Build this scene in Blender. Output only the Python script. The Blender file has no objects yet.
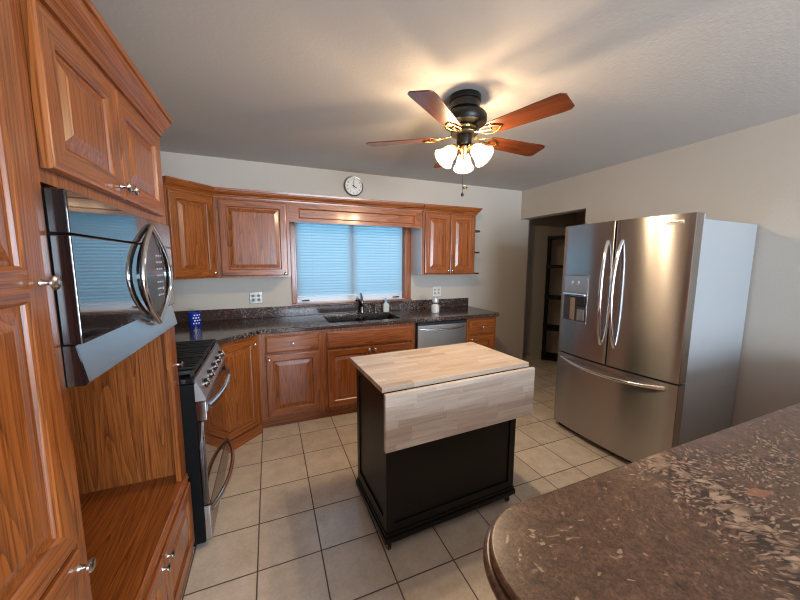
import bpy, bmesh, math, random
from math import pi, sin, cos, radians as rad
from mathutils import Vector, Matrix

SC = bpy.context.scene
COL = SC.collection
random.seed(7)

# ------------------------------------------------------------------ camera
CAM_H = 1.4808
cd = bpy.data.cameras.new('camera')
cam = bpy.data.objects.new('camera', cd)
COL.objects.link(cam)
YAW, PITCH, ROLL, F = 0.3877, 0.1181, 0.003, 319.12
fw = Vector((sin(YAW) * cos(PITCH), cos(YAW) * cos(PITCH), -sin(PITCH)))
rt = Vector((cos(YAW), -sin(YAW), 0))
up = rt.cross(fw)
rt2 = cos(ROLL) * rt + sin(ROLL) * up
up2 = -sin(ROLL) * rt + cos(ROLL) * up
m = Matrix((rt2, up2, -fw)).transposed().to_4x4()
m.translation = (0, 0, CAM_H)
cam.matrix_world = m
cd.sensor_fit = 'HORIZONTAL'
cd.sensor_width = 36.0
cd.lens = 36.0 * F / 800.0
cd.clip_start = 0.02
SC.camera = cam

# ------------------------------------------------------------------ world, daylight, exposure
SC.view_settings.view_transform = 'Standard'
SC.view_settings.look = 'None'
SC.view_settings.gamma = 1.0
SC.view_settings.use_curve_mapping = False
SC.view_settings.exposure = 0.15
SC.cycles.use_denoising = True
SC.cycles.filter_width = 1.1
SC.cycles.max_bounces = 10
SC.cycles.diffuse_bounces = 6
SC.cycles.sample_clamp_indirect = 6.0
w = bpy.data.worlds.new('sky')
SC.world = w
w.use_nodes = True
bg = w.node_tree.nodes['Background']
bg.inputs[0].default_value = (0.55, 0.80, 1.0, 1)
bg.inputs[1].default_value = 0.6


def area(name, loc, rot, sx, sy, power, color):
    d = bpy.data.lights.new(name, 'AREA')
    d.shape = 'RECTANGLE'
    d.size, d.size_y, d.energy, d.color = sx, sy, power, color
    o = bpy.data.objects.new(name, d)
    o.location = loc
    o.rotation_euler = rot
    COL.objects.link(o)
    return o


W_SINK, W_REAR = 58.0, 370.0
area('sink_window_daylight', (0.87, 4.35, 1.75), (rad(-90), 0, 0), 2.2, 1.6, W_SINK, (0.28, 0.74, 0.93))
area('rear_window_daylight', (1.5, -3.90, 1.325), (rad(90), 0, 0), 2.5, 1.85, W_REAR, (0.68, 0.83, 1.0))
LAMP_EMIT, LAMP_W = 5.0, 24.0
LAMP_COL = (1.0, 0.77, 0.51)

# ------------------------------------------------------------------ materials
MATS = {}


class NT:
    def __init__(s, name):
        s.m = bpy.data.materials.new(name)
        s.m.use_nodes = True
        s.t = s.m.node_tree
        s.b = s.t.nodes['Principled BSDF']
        s.out = s.t.nodes['Material Output']
        MATS[name] = s.m

    def n(s, typ, **kw):
        nd = s.t.nodes.new(typ)
        for k, v in kw.items():
            setattr(nd, k, v)
        return nd

    def l(s, a, b):
        s.t.links.new(a, b)

    def val(s, sock, v):
        if hasattr(v, 'is_output') or isinstance(v, bpy.types.NodeSocket):
            s.l(v, sock)
        else:
            sock.default_value = v

    def math(s, op, a, b=None, c=None):
        nd = s.n('ShaderNodeMath', operation=op)
        s.val(nd.inputs[0], a)
        if b is not None:
            s.val(nd.inputs[1], b)
        if c is not None:
            s.val(nd.inputs[2], c)
        return nd.outputs[0]

    def coords(s, rnd=True):
        tc = s.n('ShaderNodeTexCoord')
        if not rnd:
            return tc.outputs['Object']
        oi = s.n('ShaderNodeObjectInfo')
        v = s.n('ShaderNodeVectorMath', operation='ADD')
        mul = s.math('MULTIPLY', oi.outputs['Random'], 17.0)
        cb = s.n('ShaderNodeCombineXYZ')
        for i in range(3):
            s.l(mul, cb.inputs[i])
        s.l(tc.outputs['Object'], v.inputs[0])
        s.l(cb.outputs[0], v.inputs[1])
        return v.outputs[0]

    def scale(s, vec, sc):
        mp = s.n('ShaderNodeMapping')
        s.l(vec, mp.inputs[0])
        mp.inputs['Scale'].default_value = sc
        return mp.outputs[0]

    def noise(s, vec, scale=5, detail=3, rough=0.5, dist=0.0):
        nd = s.n('ShaderNodeTexNoise')
        s.l(vec, nd.inputs['Vector'])
        nd.inputs['Scale'].default_value = scale
        nd.inputs['Detail'].default_value = detail
        nd.inputs['Roughness'].default_value = rough
        nd.inputs['Distortion'].default_value = dist
        return nd.outputs['Fac']

    def ramp(s, fac, stops, interp='LINEAR'):
        nd = s.n('ShaderNodeValToRGB')
        nd.color_ramp.interpolation = interp
        el = nd.color_ramp.elements
        while len(el) < len(stops):
            el.new(0.5)
        for e, (p, c) in zip(el, stops):
            e.position = p
            e.color = (*c, 1) if len(c) == 3 else c
        s.l(fac, nd.inputs[0])
        return nd.outputs[0]

    def mix(s, fac, a, b, mode='MIX'):
        nd = s.n('ShaderNodeMix', data_type='RGBA', blend_type=mode)
        s.val(nd.inputs[0], fac)
        for i, v in ((6, a), (7, b)):
            if isinstance(v, tuple):
                nd.inputs[i].default_value = (*v, 1)
            else:
                s.l(v, nd.inputs[i])
        return nd.outputs[2]

    def bump(s, h, strength=0.2, dist=0.01):
        nd = s.n('ShaderNodeBump')
        nd.inputs['Strength'].default_value = strength
        nd.inputs['Distance'].default_value = dist
        s.l(h, nd.inputs['Height'])
        s.l(nd.outputs[0], s.b.inputs['Normal'])

    def p(s, color=None, rough=None, metal=None, coat=None, coat_r=None, spec=None, aniso=None):
        b = s.b.inputs
        if color is not None:
            s.val(b['Base Color'], (*color, 1) if isinstance(color, tuple) else color)
        if rough is not None:
            s.val(b['Roughness'], rough)
        if metal is not None:
            b['Metallic'].default_value = metal
        if coat is not None:
            b['Coat Weight'].default_value = coat
        if coat_r is not None:
            b['Coat Roughness'].default_value = coat_r
        if spec is not None:
            b['Specular IOR Level'].default_value = spec
        if aniso is not None:
            b['Anisotropic'].default_value = aniso
        return s


def plain(name, color, rough=0.5, metal=0.0, bumpy=0.0, bscale=60, **kw):
    a = NT(name)
    a.p(color, rough, metal, **kw)
    v = a.coords(False)
    nz = a.noise(v, bscale, 3)
    a.l(a.math('ADD', a.math('MULTIPLY', nz, 0.08), rough - 0.04), a.b.inputs['Roughness'])
    if bumpy:
        a.bump(nz, bumpy, 0.004)
    return a.m


def oak(name, axis, light=(0.405, 0.116, 0.021), dark=(0.085, 0.017, 0.0026)):
    a = NT(name)
    v = a.coords(True)

    def st(across, along):
        q = [across] * 3
        q[axis] = along
        return a.scale(v, tuple(q))
    big = a.noise(st(7.5, 0.5), 1.0, 1, 0.4, 0.25)
    rings = a.math('FRACT', a.math('MULTIPLY', big, 21.0))
    rings = a.math('POWER', rings, 0.55)
    fine = a.noise(st(85, 2.6), 1.0, 4, 0.65)
    pores = a.noise(st(260, 6), 1.0, 2, 0.6)
    tone = a.noise(st(6, 0.8), 1.0, 2)
    g = a.math('ADD', a.math('MULTIPLY', rings, 0.42), a.math('MULTIPLY', fine, 0.70))
    g = a.math('ADD', g, a.math('MULTIPLY', tone, 0.24))
    mid = tuple(0.55 * l + 0.45 * d for l, d in zip(light, dark))
    c = a.ramp(g, [(0.34, dark), (0.66, mid), (0.98, light)])
    pr = a.ramp(pores, [(0.36, (0.55, 0.48, 0.42)), (0.50, (1, 1, 1))])
    c = a.mix(1.0, c, pr, 'MULTIPLY')
    a.p(c, 0.36, 0, coat=0.42, coat_r=0.15)
    a.bump(a.math('ADD', fine, a.math('MULTIPLY', pores, 0.6)), 0.07, 0.002)
    return a.m


OAK_V = oak('oak_upright', 2)
OAK_H = oak('oak_lengthwise', 0)
OAK_D = oak('oak_depthwise', 1)


def granite(name, base, dark, pale, rose, rough, cover=0.5, vein=None):
    a = NT(name)
    v = a.coords(False)

    def warp(src, scale, amt, detail=4):
        nz = a.n('ShaderNodeTexNoise')
        a.l(src, nz.inputs['Vector'])
        nz.inputs['Scale'].default_value = scale
        nz.inputs['Detail'].default_value = detail
        c0 = a.n('ShaderNodeVectorMath', operation='SUBTRACT')
        a.l(nz.outputs['Color'], c0.inputs[0])
        c0.inputs[1].default_value = (0.5, 0.5, 0.5)
        sc = a.n('ShaderNodeVectorMath', operation='SCALE')
        a.l(c0.outputs[0], sc.inputs[0])
        sc.inputs['Scale'].default_value = amt
        ad = a.n('ShaderNodeVectorMath', operation='ADD')
        a.l(src, ad.inputs[0])
        a.l(sc.outputs[0], ad.inputs[1])
        return ad.outputs[0]
    big = warp(v, 2.2, 0.45)
    edge = warp(big, 38, 0.030, 5)
    mott = a.noise(edge, 24, 9, 0.80)
    c = a.ramp(mott, [(0.30, dark), (0.44, tuple(x * 0.75 for x in base)), (0.56, base), (0.70, tuple(x * 1.7 for x in base))])
    speck = a.noise(v, 150, 4, 0.75)
    c = a.mix(0.8, c, a.ramp(speck, [(0.36, (0.40, 0.38, 0.36)), (0.52, (1, 1, 1)), (0.66, (1.45, 1.35, 1.28))]), 'MULTIPLY')
    drift = a.noise(a.scale(big, (1.0, 1.5, 1.5)), 1.7, 3, 0.5)
    mask = a.ramp(drift, [(cover, (0, 0, 0)), (cover + 0.12, (1, 1, 1))])
    core = None
    if vein:
        sp_ = a.n('ShaderNodeSeparateXYZ')
        a.l(warp(v, 7, 0.16, 5), sp_.inputs[0])
        X_, Y_ = sp_.outputs[0], sp_.outputs[1]
        d1 = a.math('ABSOLUTE', a.math('SUBTRACT', a.math('SUBTRACT', X_, vein[0]), a.math('MULTIPLY', a.math('SUBTRACT', Y_, vein[1]), vein[2])))
        core = a.ramp(d1, [(0.012, (1, 1, 1)), (0.060, (0, 0, 0))])
        halo = a.ramp(d1, [(0.03, (1, 1, 1)), (0.17, (0, 0, 0))])
        mask = a.math('MAXIMUM', a.math('MULTIPLY', mask, 0.75), halo)

    def chips(col, sc, m_, lim, strength, gap, only=False):
        vo = a.n('ShaderNodeTexVoronoi', feature='F1')
        a.l(a.scale(edge, sc), vo.inputs['Vector'])
        vo.inputs['Scale'].default_value = 1.0
        wn = a.n('ShaderNodeTexWhiteNoise', noise_dimensions='3D')
        a.l(vo.outputs['Position'], wn.inputs['Vector'])
        r = wn.outputs['Value']
        near = a.math('SUBTRACT', 1.0, a.math('MULTIPLY', vo.outputs['Distance'], 1.45))
        near = a.math('MAXIMUM', near, 0.0)
        thr = a.math('GREATER_THAN', a.math('ADD', r, a.math('MULTIPLY', m_, 0.62)), lim)
        amt = a.math('MULTIPLY', thr, a.math('MINIMUM', a.math('MULTIPLY', near, 2.2), 1.0))
        if only:
            amt = a.math('MULTIPLY', amt, m_)
        shade = a.math('FRACT', a.math('MULTIPLY', r, 91.0))
        tint = a.mix(shade, tuple(0.22 * p_ + 0.78 * b_ for p_, b_ in zip(pale, base)), pale)
        gaps = a.math('MULTIPLY', m_, a.math('LESS_THAN', r, 0.34))
        col = a.mix(a.math('MULTIPLY', gaps, gap), col, dark)
        return a.mix(a.math('MULTIPLY', amt, strength), col, tint)
    c = chips(c, (78, 125, 105), mask, 0.98, 0.70, 0.75)
    if vein:
        c = chips(c, (26, 44, 36), core, 0.92, 0.85, 0.2, True)
    vo2 = a.n('ShaderNodeTexVoronoi', feature='F1')
    a.l(edge, vo2.inputs['Vector'])
    vo2.inputs['Scale'].default_value = 9.0
    wn2 = a.n('ShaderNodeTexWhiteNoise', noise_dimensions='3D')
    a.l(vo2.outputs['Position'], wn2.inputs['Vector'])
    rs = a.math('MULTIPLY', a.math('LESS_THAN', vo2.outputs['Distance'], 0.24), a.math('GREATER_THAN', wn2.outputs['Value'], 0.92))
    c = a.mix(a.math('MULTIPLY', rs, 0.65), c, rose)
    a.p(c, rough, 0, spec=0.45)
    return a.m


GRANITE = granite('dark_granite', (0.070, 0.045, 0.038), (0.010, 0.009, 0.010), (0.36, 0.31, 0.29), (0.16, 0.06, 0.04), 0.13, 0.48)
GRANITE_BAR = granite('brown_granite', (0.145, 0.078, 0.047), (0.014, 0.009, 0.007), (0.54, 0.37, 0.25), (0.36, 0.14, 0.085), 0.30, 0.49, (0.945, 0.281, 0.42))


def tile_floor():
    a = NT('ceramic_tile')
    tc = a.n('ShaderNodeTexCoord')
    sep = a.n('ShaderNodeSeparateXYZ')
    a.l(tc.outputs['Object'], sep.inputs[0])
    T, X0, Y0, G = 0.3023, -0.113, 3.0384, 0.0052
    u = a.math('DIVIDE', a.math('SUBTRACT', sep.outputs[0], X0), T)
    v = a.math('DIVIDE', a.math('SUBTRACT', sep.outputs[1], Y0), T)

    def edge(q):
        f = a.math('FRACT', q)
        d = a.math('ABSOLUTE', a.math('SUBTRACT', f, 0.5))
        return d
    dm = a.math('MAXIMUM', edge(u), edge(v))
    grout = a.n('ShaderNodeMapRange')
    a.l(dm, grout.inputs[0])
    grout.inputs[1].default_value = 0.5 - G / T * 0.85
    grout.inputs[2].default_value = 0.5 - G / T * 0.45
    cb = a.n('ShaderNodeCombineXYZ')
    a.l(a.math('FLOOR', u), cb.inputs[0])
    a.l(a.math('FLOOR', v), cb.inputs[1])
    wn = a.n('ShaderNodeTexWhiteNoise', noise_dimensions='2D')
    a.l(cb.outputs[0], wn.inputs['Vector'])
    shift = a.n('ShaderNodeVectorMath', operation='ADD')
    a.l(tc.outputs['Object'], shift.inputs[0])
    a.l(wn.outputs['Color'], shift.inputs[1])
    cloud = a.noise(shift.outputs[0], 9, 5, 0.6)
    speck = a.noise(shift.outputs[0], 70, 3, 0.6)
    c = a.ramp(cloud, [(0.30, (0.60, 0.505, 0.40)), (0.55, (0.70, 0.605, 0.49)), (0.75, (0.76, 0.67, 0.56))])
    c = a.mix(0.25, c, a.ramp(speck, [(0.35, (0.7, 0.66, 0.6)), (0.6, (1, 1, 1))]), 'MULTIPLY')
    tone = a.math('ADD', a.math('MULTIPLY', wn.outputs['Value'], 0.10), 0.92)
    tn = a.n('ShaderNodeCombineColor')
    for i in range(3):
        a.l(tone, tn.inputs[i])
    c = a.mix(1.0, c, tn.outputs[0], 'MULTIPLY')
    c = a.mix(grout.outputs[0], c, (0.085, 0.06, 0.04))
    r = a.math('ADD', a.math('MULTIPLY', grout.outputs[0], 0.5), a.math('ADD', a.math('MULTIPLY', speck, 0.14), 0.14))
    a.p(c, r, 0, spec=0.8)
    h = a.math('SUBTRACT', a.math('MULTIPLY', cloud, 0.25), grout.outputs[0])
    a.bump(h, 0.25, 0.003)
    return a.m


TILE = tile_floor()


def paint(name, color, rough, scale, strength):
    a = NT(name)
    v = a.coords(False)
    nz = a.noise(v, scale, 4, 0.55)
    c = a.mix(0.06, color, a.ramp(a.noise(v, 2.0, 3), [(0.3, (0.7, 0.7, 0.7)), (0.7, (1.2, 1.2, 1.2))]), 'MULTIPLY')
    a.p(c, rough, 0, spec=0.3)
    a.bump(nz, strength, 0.006)
    return a.m


WALL = paint('wall_paint', (0.55, 0.495, 0.43), 0.75, 70, 0.16)
CEIL = paint('ceiling_paint', (0.56, 0.535, 0.515), 0.8, 55, 0.30)


def butcher(name, rowaxis):
    a = NT(name)
    v = a.coords(False)
    sep = a.n('ShaderNodeSeparateXYZ')
    a.l(v, sep.inputs[0])
    x = sep.outputs[0]
    y = sep.outputs[rowaxis]
    yr = a.math('DIVIDE', y, 0.0385)
    row = a.math('FLOOR', yr)
    w1 = a.n('ShaderNodeTexWhiteNoise', noise_dimensions='1D')
    a.l(a.math('ADD', row, 31.7), w1.inputs['W'])
    xr = a.math('DIVIDE', a.math('ADD', x, a.math('MULTIPLY', w1.outputs['Value'], 3.0)), 0.27)
    colm = a.math('FLOOR', xr)
    cb = a.n('ShaderNodeCombineXYZ')
    a.l(row, cb.inputs[0])
    a.l(colm, cb.inputs[1])
    wn = a.n('ShaderNodeTexWhiteNoise', noise_dimensions='2D')
    a.l(cb.outputs[0], wn.inputs['Vector'])
    sh = a.n('ShaderNodeVectorMath', operation='ADD')
    a.l(v, sh.inputs[0])
    a.l(wn.outputs['Color'], sh.inputs[1])
    grain = a.noise(a.scale(sh.outputs[0], (5, 75, 75)), 1, 4, 0.6, 0.4)
    c = a.ramp(wn.outputs['Value'], [(0.0, (0.47, 0.36, 0.28)), (0.25, (0.55, 0.44, 0.355)), (0.65, (0.60, 0.495, 0.41)), (1.0, (0.66, 0.555, 0.465))])
    c = a.mix(0.55, c, a.ramp(grain, [(0.3, (0.68, 0.60, 0.54)), (0.6, (1.05, 1.05, 1.05))]), 'MULTIPLY')
    seam = a.math('GREATER_THAN', a.math('ABSOLUTE', a.math('SUBTRACT', a.math('FRACT', yr), 0.5)), 0.482)
    seam2 = a.math('GREATER_THAN', a.math('ABSOLUTE', a.math('SUBTRACT', a.math('FRACT', xr), 0.5)), 0.496)
    c = a.mix(a.math('MULTIPLY', a.math('MAXIMUM', seam, seam2), 0.28), c, (0.30, 0.20, 0.13))
    a.p(c, 0.42, 0, coat=0.15, coat_r=0.3)
    return a.m


BUTCHER = butcher('butcher_block_top', 1)
BUTCHER_V = butcher('butcher_block_leaf', 2)


def stainless(name, color=(0.60, 0.585, 0.57), rough=0.27, aniso=0.75, grain=True, rot=0.0):
    a = NT(name)
    v = a.coords(False)
    br = a.noise(a.scale(v, (3, 3, 420)), 1, 3, 0.6)
    a.p(color, None, 1.0)
    a.b.inputs['Roughness'].default_value = rough
    a.b.inputs['Anisotropic'].default_value = aniso
    a.b.inputs['Anisotropic Rotation'].default_value = rot
    tg = a.n('ShaderNodeTangent', direction_type='UV_MAP')
    a.l(tg.outputs[0], a.b.inputs['Tangent'])
    a.p(a.mix(0.10, color, a.ramp(br, [(0.3, (0.6, 0.6, 0.6)), (0.7, (1.2, 1.2, 1.2))]), 'MULTIPLY'))
    return a.m


STEEL = stainless('brushed_steel', (0.46, 0.44, 0.43), 0.27, 0.95)
STEEL_DW = stainless('brushed_steel_grey', (0.60, 0.62, 0.61), 0.34, 0.5)
CHROME = plain('polished_chrome', (0.78, 0.78, 0.80), 0.10, 1.0)
NICKEL = plain('satin_nickel', (0.60, 0.58, 0.55), 0.24, 1.0)
BLACK_GLASS = plain('black_glass', (0.006, 0.006, 0.007), 0.05, 0.0, spec=0.8, coat=1.0, coat_r=0.02)
PANEL_GLASS = plain('smoked_panel_glass', (0.006, 0.006, 0.007), 0.12)
BLACK_GLASS.node_tree.nodes['Principled BSDF'].inputs['Coat IOR'].default_value = 1.9
BLACK_PLASTIC = plain('black_plastic', (0.012, 0.012, 0.013), 0.42)
BLACK_ENAMEL = plain('black_enamel', (0.008, 0.008, 0.009), 0.16, 0.0)
CAST_IRON = plain('cast_iron', (0.012, 0.012, 0.012), 0.42, 0.0, 0.2, 200)
BLACK_PAINT = plain('black_cabinet_paint', (0.0045, 0.005, 0.005), 0.36, 0.0, 0.04, 30, spec=0.28)
GREY_PAINT = plain('grey_fridge_side', (0.36, 0.375, 0.385), 0.42, 0.0, 0.08, 220)
WHITE_PLASTIC = plain('white_plastic', (0.72, 0.70, 0.65), 0.4)
BRONZE_PLATE = plain('grey_metal_plate', (0.30, 0.28, 0.25), 0.35, 0.9)
DARK_SLOT = plain('dark_slot', (0.03, 0.03, 0.03), 0.5)
FRAME_WHITE = plain('white_vinyl', (0.72, 0.72, 0.76), 0.35)
BRASS = plain('antique_brass', (0.55, 0.36, 0.13), 0.28, 1.0)
FAN_DARK = plain('dark_bronze', (0.006, 0.005, 0.0045), 0.36, 0.0, spec=0.35)
BLADE = oak('fan_blade_walnut', 0, (0.20, 0.048, 0.014), (0.07, 0.015, 0.005))
CLOCK_FACE = plain('clock_face', (0.80, 0.78, 0.72), 0.45)
CLOCK_RIM = plain('clock_rim', (0.20, 0.19, 0.18), 0.3, 0.9)
BLUE_GLAZE = plain('blue_glaze', (0.010, 0.035, 0.30), 0.15, 0.0)
SINK_MAT = plain('black_composite', (0.010, 0.011, 0.014), 0.28)
SALT = plain('white_ceramic', (0.70, 0.69, 0.68), 0.22)
BADGE = plain('badge_silver', (0.70, 0.66, 0.60), 0.25, 1.0)
DISP_GREY = plain('dispenser_grey', (0.23, 0.24, 0.26), 0.25, 0.4)
ICON = plain('icon_white', (0.85, 0.87, 0.9), 0.4)
OUTSIDE = plain('exterior_stucco', (0.5, 0.55, 0.6), 0.8)

a = NT('opal_glass')
em = a.n('ShaderNodeEmission')
em.inputs[0].default_value = (*LAMP_COL, 1)
em.inputs[1].default_value = LAMP_EMIT
tr = a.n('ShaderNodeBsdfTransparent')
tr.inputs[0].default_value = (1.0, 0.95, 0.88, 1)
mx = a.n('ShaderNodeMixShader')
mx.inputs[0].default_value = 0.42
a.l(tr.outputs[0], mx.inputs[1])
a.l(em.outputs[0], mx.inputs[2])
a.l(mx.outputs[0], a.out.inputs[0])
OPAL = a.m

a = NT('window_glass')
tr = a.n('ShaderNodeBsdfTransparent')
gl = a.n('ShaderNodeBsdfGlossy')
gl.inputs['Roughness'].default_value = 0.02
fr_ = a.n('ShaderNodeFresnel')
mx = a.n('ShaderNodeMixShader')
a.l(fr_.outputs[0], mx.inputs[0])
a.l(tr.outputs[0], mx.inputs[1])
a.l(gl.outputs[0], mx.inputs[2])
a.l(mx.outputs[0], a.out.inputs[0])
GLASS = a.m

a = NT('blind_slat')
df = a.n('ShaderNodeBsdfDiffuse')
df.inputs[0].default_value = (0.60, 0.68, 0.74, 1)
tl = a.n('ShaderNodeBsdfTranslucent')
tl.inputs[0].default_value = (0.62, 0.78, 0.86, 1)
mx = a.n('ShaderNodeMixShader')
mx.inputs[0].default_value = 0.55
a.l(df.outputs[0], mx.inputs[1])
a.l(tl.outputs[0], mx.inputs[2])
a.l(mx.outputs[0], a.out.inputs[0])
SLAT = a.m

a = NT('clear_plastic')
a.p((0.85, 0.93, 0.95), 0.08)
a.b.inputs['Transmission Weight'].default_value = 0.85
CLEAR = a.m
CYAN_CAP = plain('pale_blue_cap', (0.25, 0.55, 0.75), 0.35)


# ------------------------------------------------------------------ mesh helpers
class MB:
    def __init__(s):
        s.bm = bmesh.new()

    def _merge(s, tb, mi=None, M=None):
        if M is not None:
            tb.transform(M)
        if mi is not None:
            for f in tb.faces:
                f.material_index = mi
        me = bpy.data.meshes.new('tmp')
        tb.to_mesh(me)
        tb.free()
        s.bm.from_mesh(me)
        bpy.data.meshes.remove(me)
        return s

    def box(s, x0, x1, y0, y1, z0, z1, mi=0, bev=0.0, seg=2, M=None):
        tb = bmesh.new()
        bmesh.ops.create_cube(tb, size=1)
        bmesh.ops.transform(tb, verts=tb.verts, matrix=Matrix.Translation(((x0 + x1) / 2, (y0 + y1) / 2, (z0 + z1) / 2)) @ Matrix.Diagonal((abs(x1 - x0), abs(y1 - y0), abs(z1 - z0), 1)))
        if bev:
            bmesh.ops.bevel(tb, geom=tb.edges[:], offset=bev, segments=seg, affect='EDGES', profile=0.5)
        return s._merge(tb, mi, M)

    def prism(s, pts, d0, d1, axis='z', mi=0, M=None, bev=0):
        """closed 2D outline pushed along an axis; axis z: (x,y), y: (x,z), x: (y,z)"""
        tb = bmesh.new()

        def P(p, d):
            return {'z': (p[0], p[1], d), 'y': (p[0], d, p[1]), 'x': (d, p[0], p[1])}[axis]
        a_ = [tb.verts.new(P(p, d0)) for p in pts]
        b_ = [tb.verts.new(P(p, d1)) for p in pts]
        n = len(pts)
        tb.faces.new(a_)
        tb.faces.new(b_[::-1])
        for i in range(n):
            tb.faces.new((a_[i], a_[(i + 1) % n], b_[(i + 1) % n], b_[i]))
        bmesh.ops.recalc_face_normals(tb, faces=tb.faces[:])
        if bev:
            bmesh.ops.bevel(tb, geom=tb.edges[:], offset=bev, segments=2, affect='EDGES', profile=0.5)
        return s._merge(tb, mi, M)

    def lathe(s, prof, M=None, seg=24, mi=0, closed=False):
        """prof: (radius, height) around local z"""
        tb = bmesh.new()
        rings = []
        for r, h in prof:
            if r < 1e-5:
                rings.append([tb.verts.new((0, 0, h))])
            else:
                rings.append([tb.verts.new((r * cos(2 * pi * i / seg), r * sin(2 * pi * i / seg), h)) for i in range(seg)])
        for A, B in zip(rings, rings[1:]):
            for i in range(seg):
                j = (i + 1) % seg
                if len(A) == 1 and len(B) == 1:
                    continue
                if len(A) == 1:
                    tb.faces.new((A[0], B[i], B[j]))
                elif len(B) == 1:
                    tb.faces.new((A[i], A[j], B[0]))
                else:
                    tb.faces.new((A[i], A[j], B[j], B[i]))
        bmesh.ops.recalc_face_normals(tb, faces=tb.faces[:])
        return s._merge(tb, mi, M)

    def tube(s, path, r, seg=10, mi=0, M=None, flat=None, caps=True):
        """round (or flattened) bar along a path; r may be a list"""
        tb = bmesh.new()
        pts = [Vector(p) for p in path]
        n = len(pts)
        rr = r if isinstance(r, (list, tuple)) else [r] * n
        prev = None
        rings = []
        for i, p in enumerate(pts):
            t = (pts[min(i + 1, n - 1)] - pts[max(i - 1, 0)]).normalized()
            if prev is None:
                up_ = Vector((0, 0, 1)) if abs(t.z) < 0.9 else Vector((1, 0, 0))
                a_ = t.cross(up_).normalized()
            else:
                a_ = (prev - t * prev.dot(t)).normalized()
            prev = a_
            b_ = t.cross(a_)
            k = flat or 1.0
            rings.append([tb.verts.new(p + (a_ * cos(2 * pi * j / seg) + b_ * sin(2 * pi * j / seg) * k) * rr[i]) for j in range(seg)])
        for A, B in zip(rings, rings[1:]):
            for j in range(seg):
                tb.faces.new((A[j], A[(j + 1) % seg], B[(j + 1) % seg], B[j]))
        if caps:
            tb.faces.new(rings[0][::-1])
            tb.faces.new(rings[-1])
        bmesh.ops.recalc_face_normals(tb, faces=tb.faces[:])
        return s._merge(tb, mi, M)

    def loft(s, rings, mi=0, caps=True, M=None):
        tb = bmesh.new()
        R = [[tb.verts.new(p) for p in r] for r in rings]
        n = len(R[0])
        for A, B in zip(R, R[1:]):
            for j in range(n):
                tb.faces.new((A[j], A[(j + 1) % n], B[(j + 1) % n], B[j]))
        if caps:
            tb.faces.new(R[0][::-1])
            tb.faces.new(R[-1])
        bmesh.ops.recalc_face_normals(tb, faces=tb.faces[:])
        return s._merge(tb, mi, M)

    def panel_door(s, x0, x1, z0, z1, t=0.020, y=0.0, fr=0.055, mids=(), split=True):
        """raised-panel door, front towards -y; materials 0 = upright grain, 1 = lengthwise grain"""
        tb = bmesh.new()

        def loop(ins, d, a0, a1, c0, c1):
            return [tb.verts.new((a0 + ins, y - d, c0 + ins)), tb.verts.new((a1 - ins, y - d, c0 + ins)), tb.verts.new((a1 - ins, y - d, c1 - ins)), tb.verts.new((a0 + ins, y - d, c1 - ins))]

        def ring(A, B, m=None):
            for i in range(4):
                f = tb.faces.new((A[i], A[(i + 1) % 4], B[(i + 1) % 4], B[i]))
                f.material_index = (1 if i in (0, 2) else 0) if m is None else m
        L0 = loop(0, 0, x0, x1, z0, z1)
        L1 = loop(0, t - 0.006, x0, x1, z0, z1)
        L2 = loop(0.004, t - 0.001, x0, x1, z0, z1)
        L2b = loop(0.008, t, x0, x1, z0, z1)
        tb.faces.new(L0[::-1])
        ring(L0, L1)
        ring(L1, L2)
        ring(L2, L2b)
        zs = [z0] + [q for mm in mids for q in mm] + [z1]
        holes = []
        for k in range(0, len(zs), 2):
            a0 = zs[k] + (fr if k == 0 else 0)
            a1 = zs[k + 1] - (fr if k + 2 == len(zs) else 0)
            holes.append((x0 + fr, x1 - fr, a0, a1))
        inner = []
        for (p0, p1, q0, q1) in holes:
            A = [tb.verts.new((p0, y - t, q0)), tb.verts.new((p1, y - t, q0)), tb.verts.new((p1, y - t, q1)), tb.verts.new((p0, y - t, q1))]
            inner.append(A)
            B = loop(0.006, t - 0.005, p0, p1, q0, q1)
            C = loop(0.008, t - 0.011, p0, p1, q0, q1)
            D = loop(0.016, t - 0.011, p0, p1, q0, q1)
            E_ = loop(0.046, t - 0.0025, p0, p1, q0, q1)
            ring(A, B)
            ring(B, C)
            ring(C, D, 0)
            ring(D, E_, 0)
            f = tb.faces.new(E_)
            f.material_index = 0
        # front frame faces
        n = len(inner)

        def q(vs, m):
            f = tb.faces.new(vs)
            f.material_index = m
        q((L2b[0], L2b[1], inner[0][1], inner[0][0]), 1)
        q((inner[-1][3], inner[-1][2], L2b[2], L2b[3]), 1)
        ls = [L2b[0]] + [v for A in inner for v in (A[0], A[3])] + [L2b[3]]
        rs = [L2b[1]] + [v for A in inner for v in (A[1], A[2])] + [L2b[2]]
        q(ls[::-1], 0) if len(ls) > 2 else None
        q(rs, 0)
        for k in range(n - 1):
            q((inner[k][3], inner[k][2], inner[k + 1][1], inner[k + 1][0]), 1)
        bmesh.ops.recalc_face_normals(tb, faces=tb.faces[:])
        return s._merge(tb)

    def slab_front(s, x0, x1, z0, z1, t=0.020, y=0.0, mi=0):
        """drawer front with a shaped edge, front towards -y"""
        rings = []
        for ins, d in ((0, 0), (0, t - 0.010), (0.004, t - 0.006), (0.010, t - 0.004), (0.014, t)):
            rings.append([(x0 + ins, y - d, z0 + ins), (x1 - ins, y - d, z0 + ins), (x1 - ins, y - d, z1 - ins), (x0 + ins, y - d, z1 - ins)])
        return s.loft(rings, mi)

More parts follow.
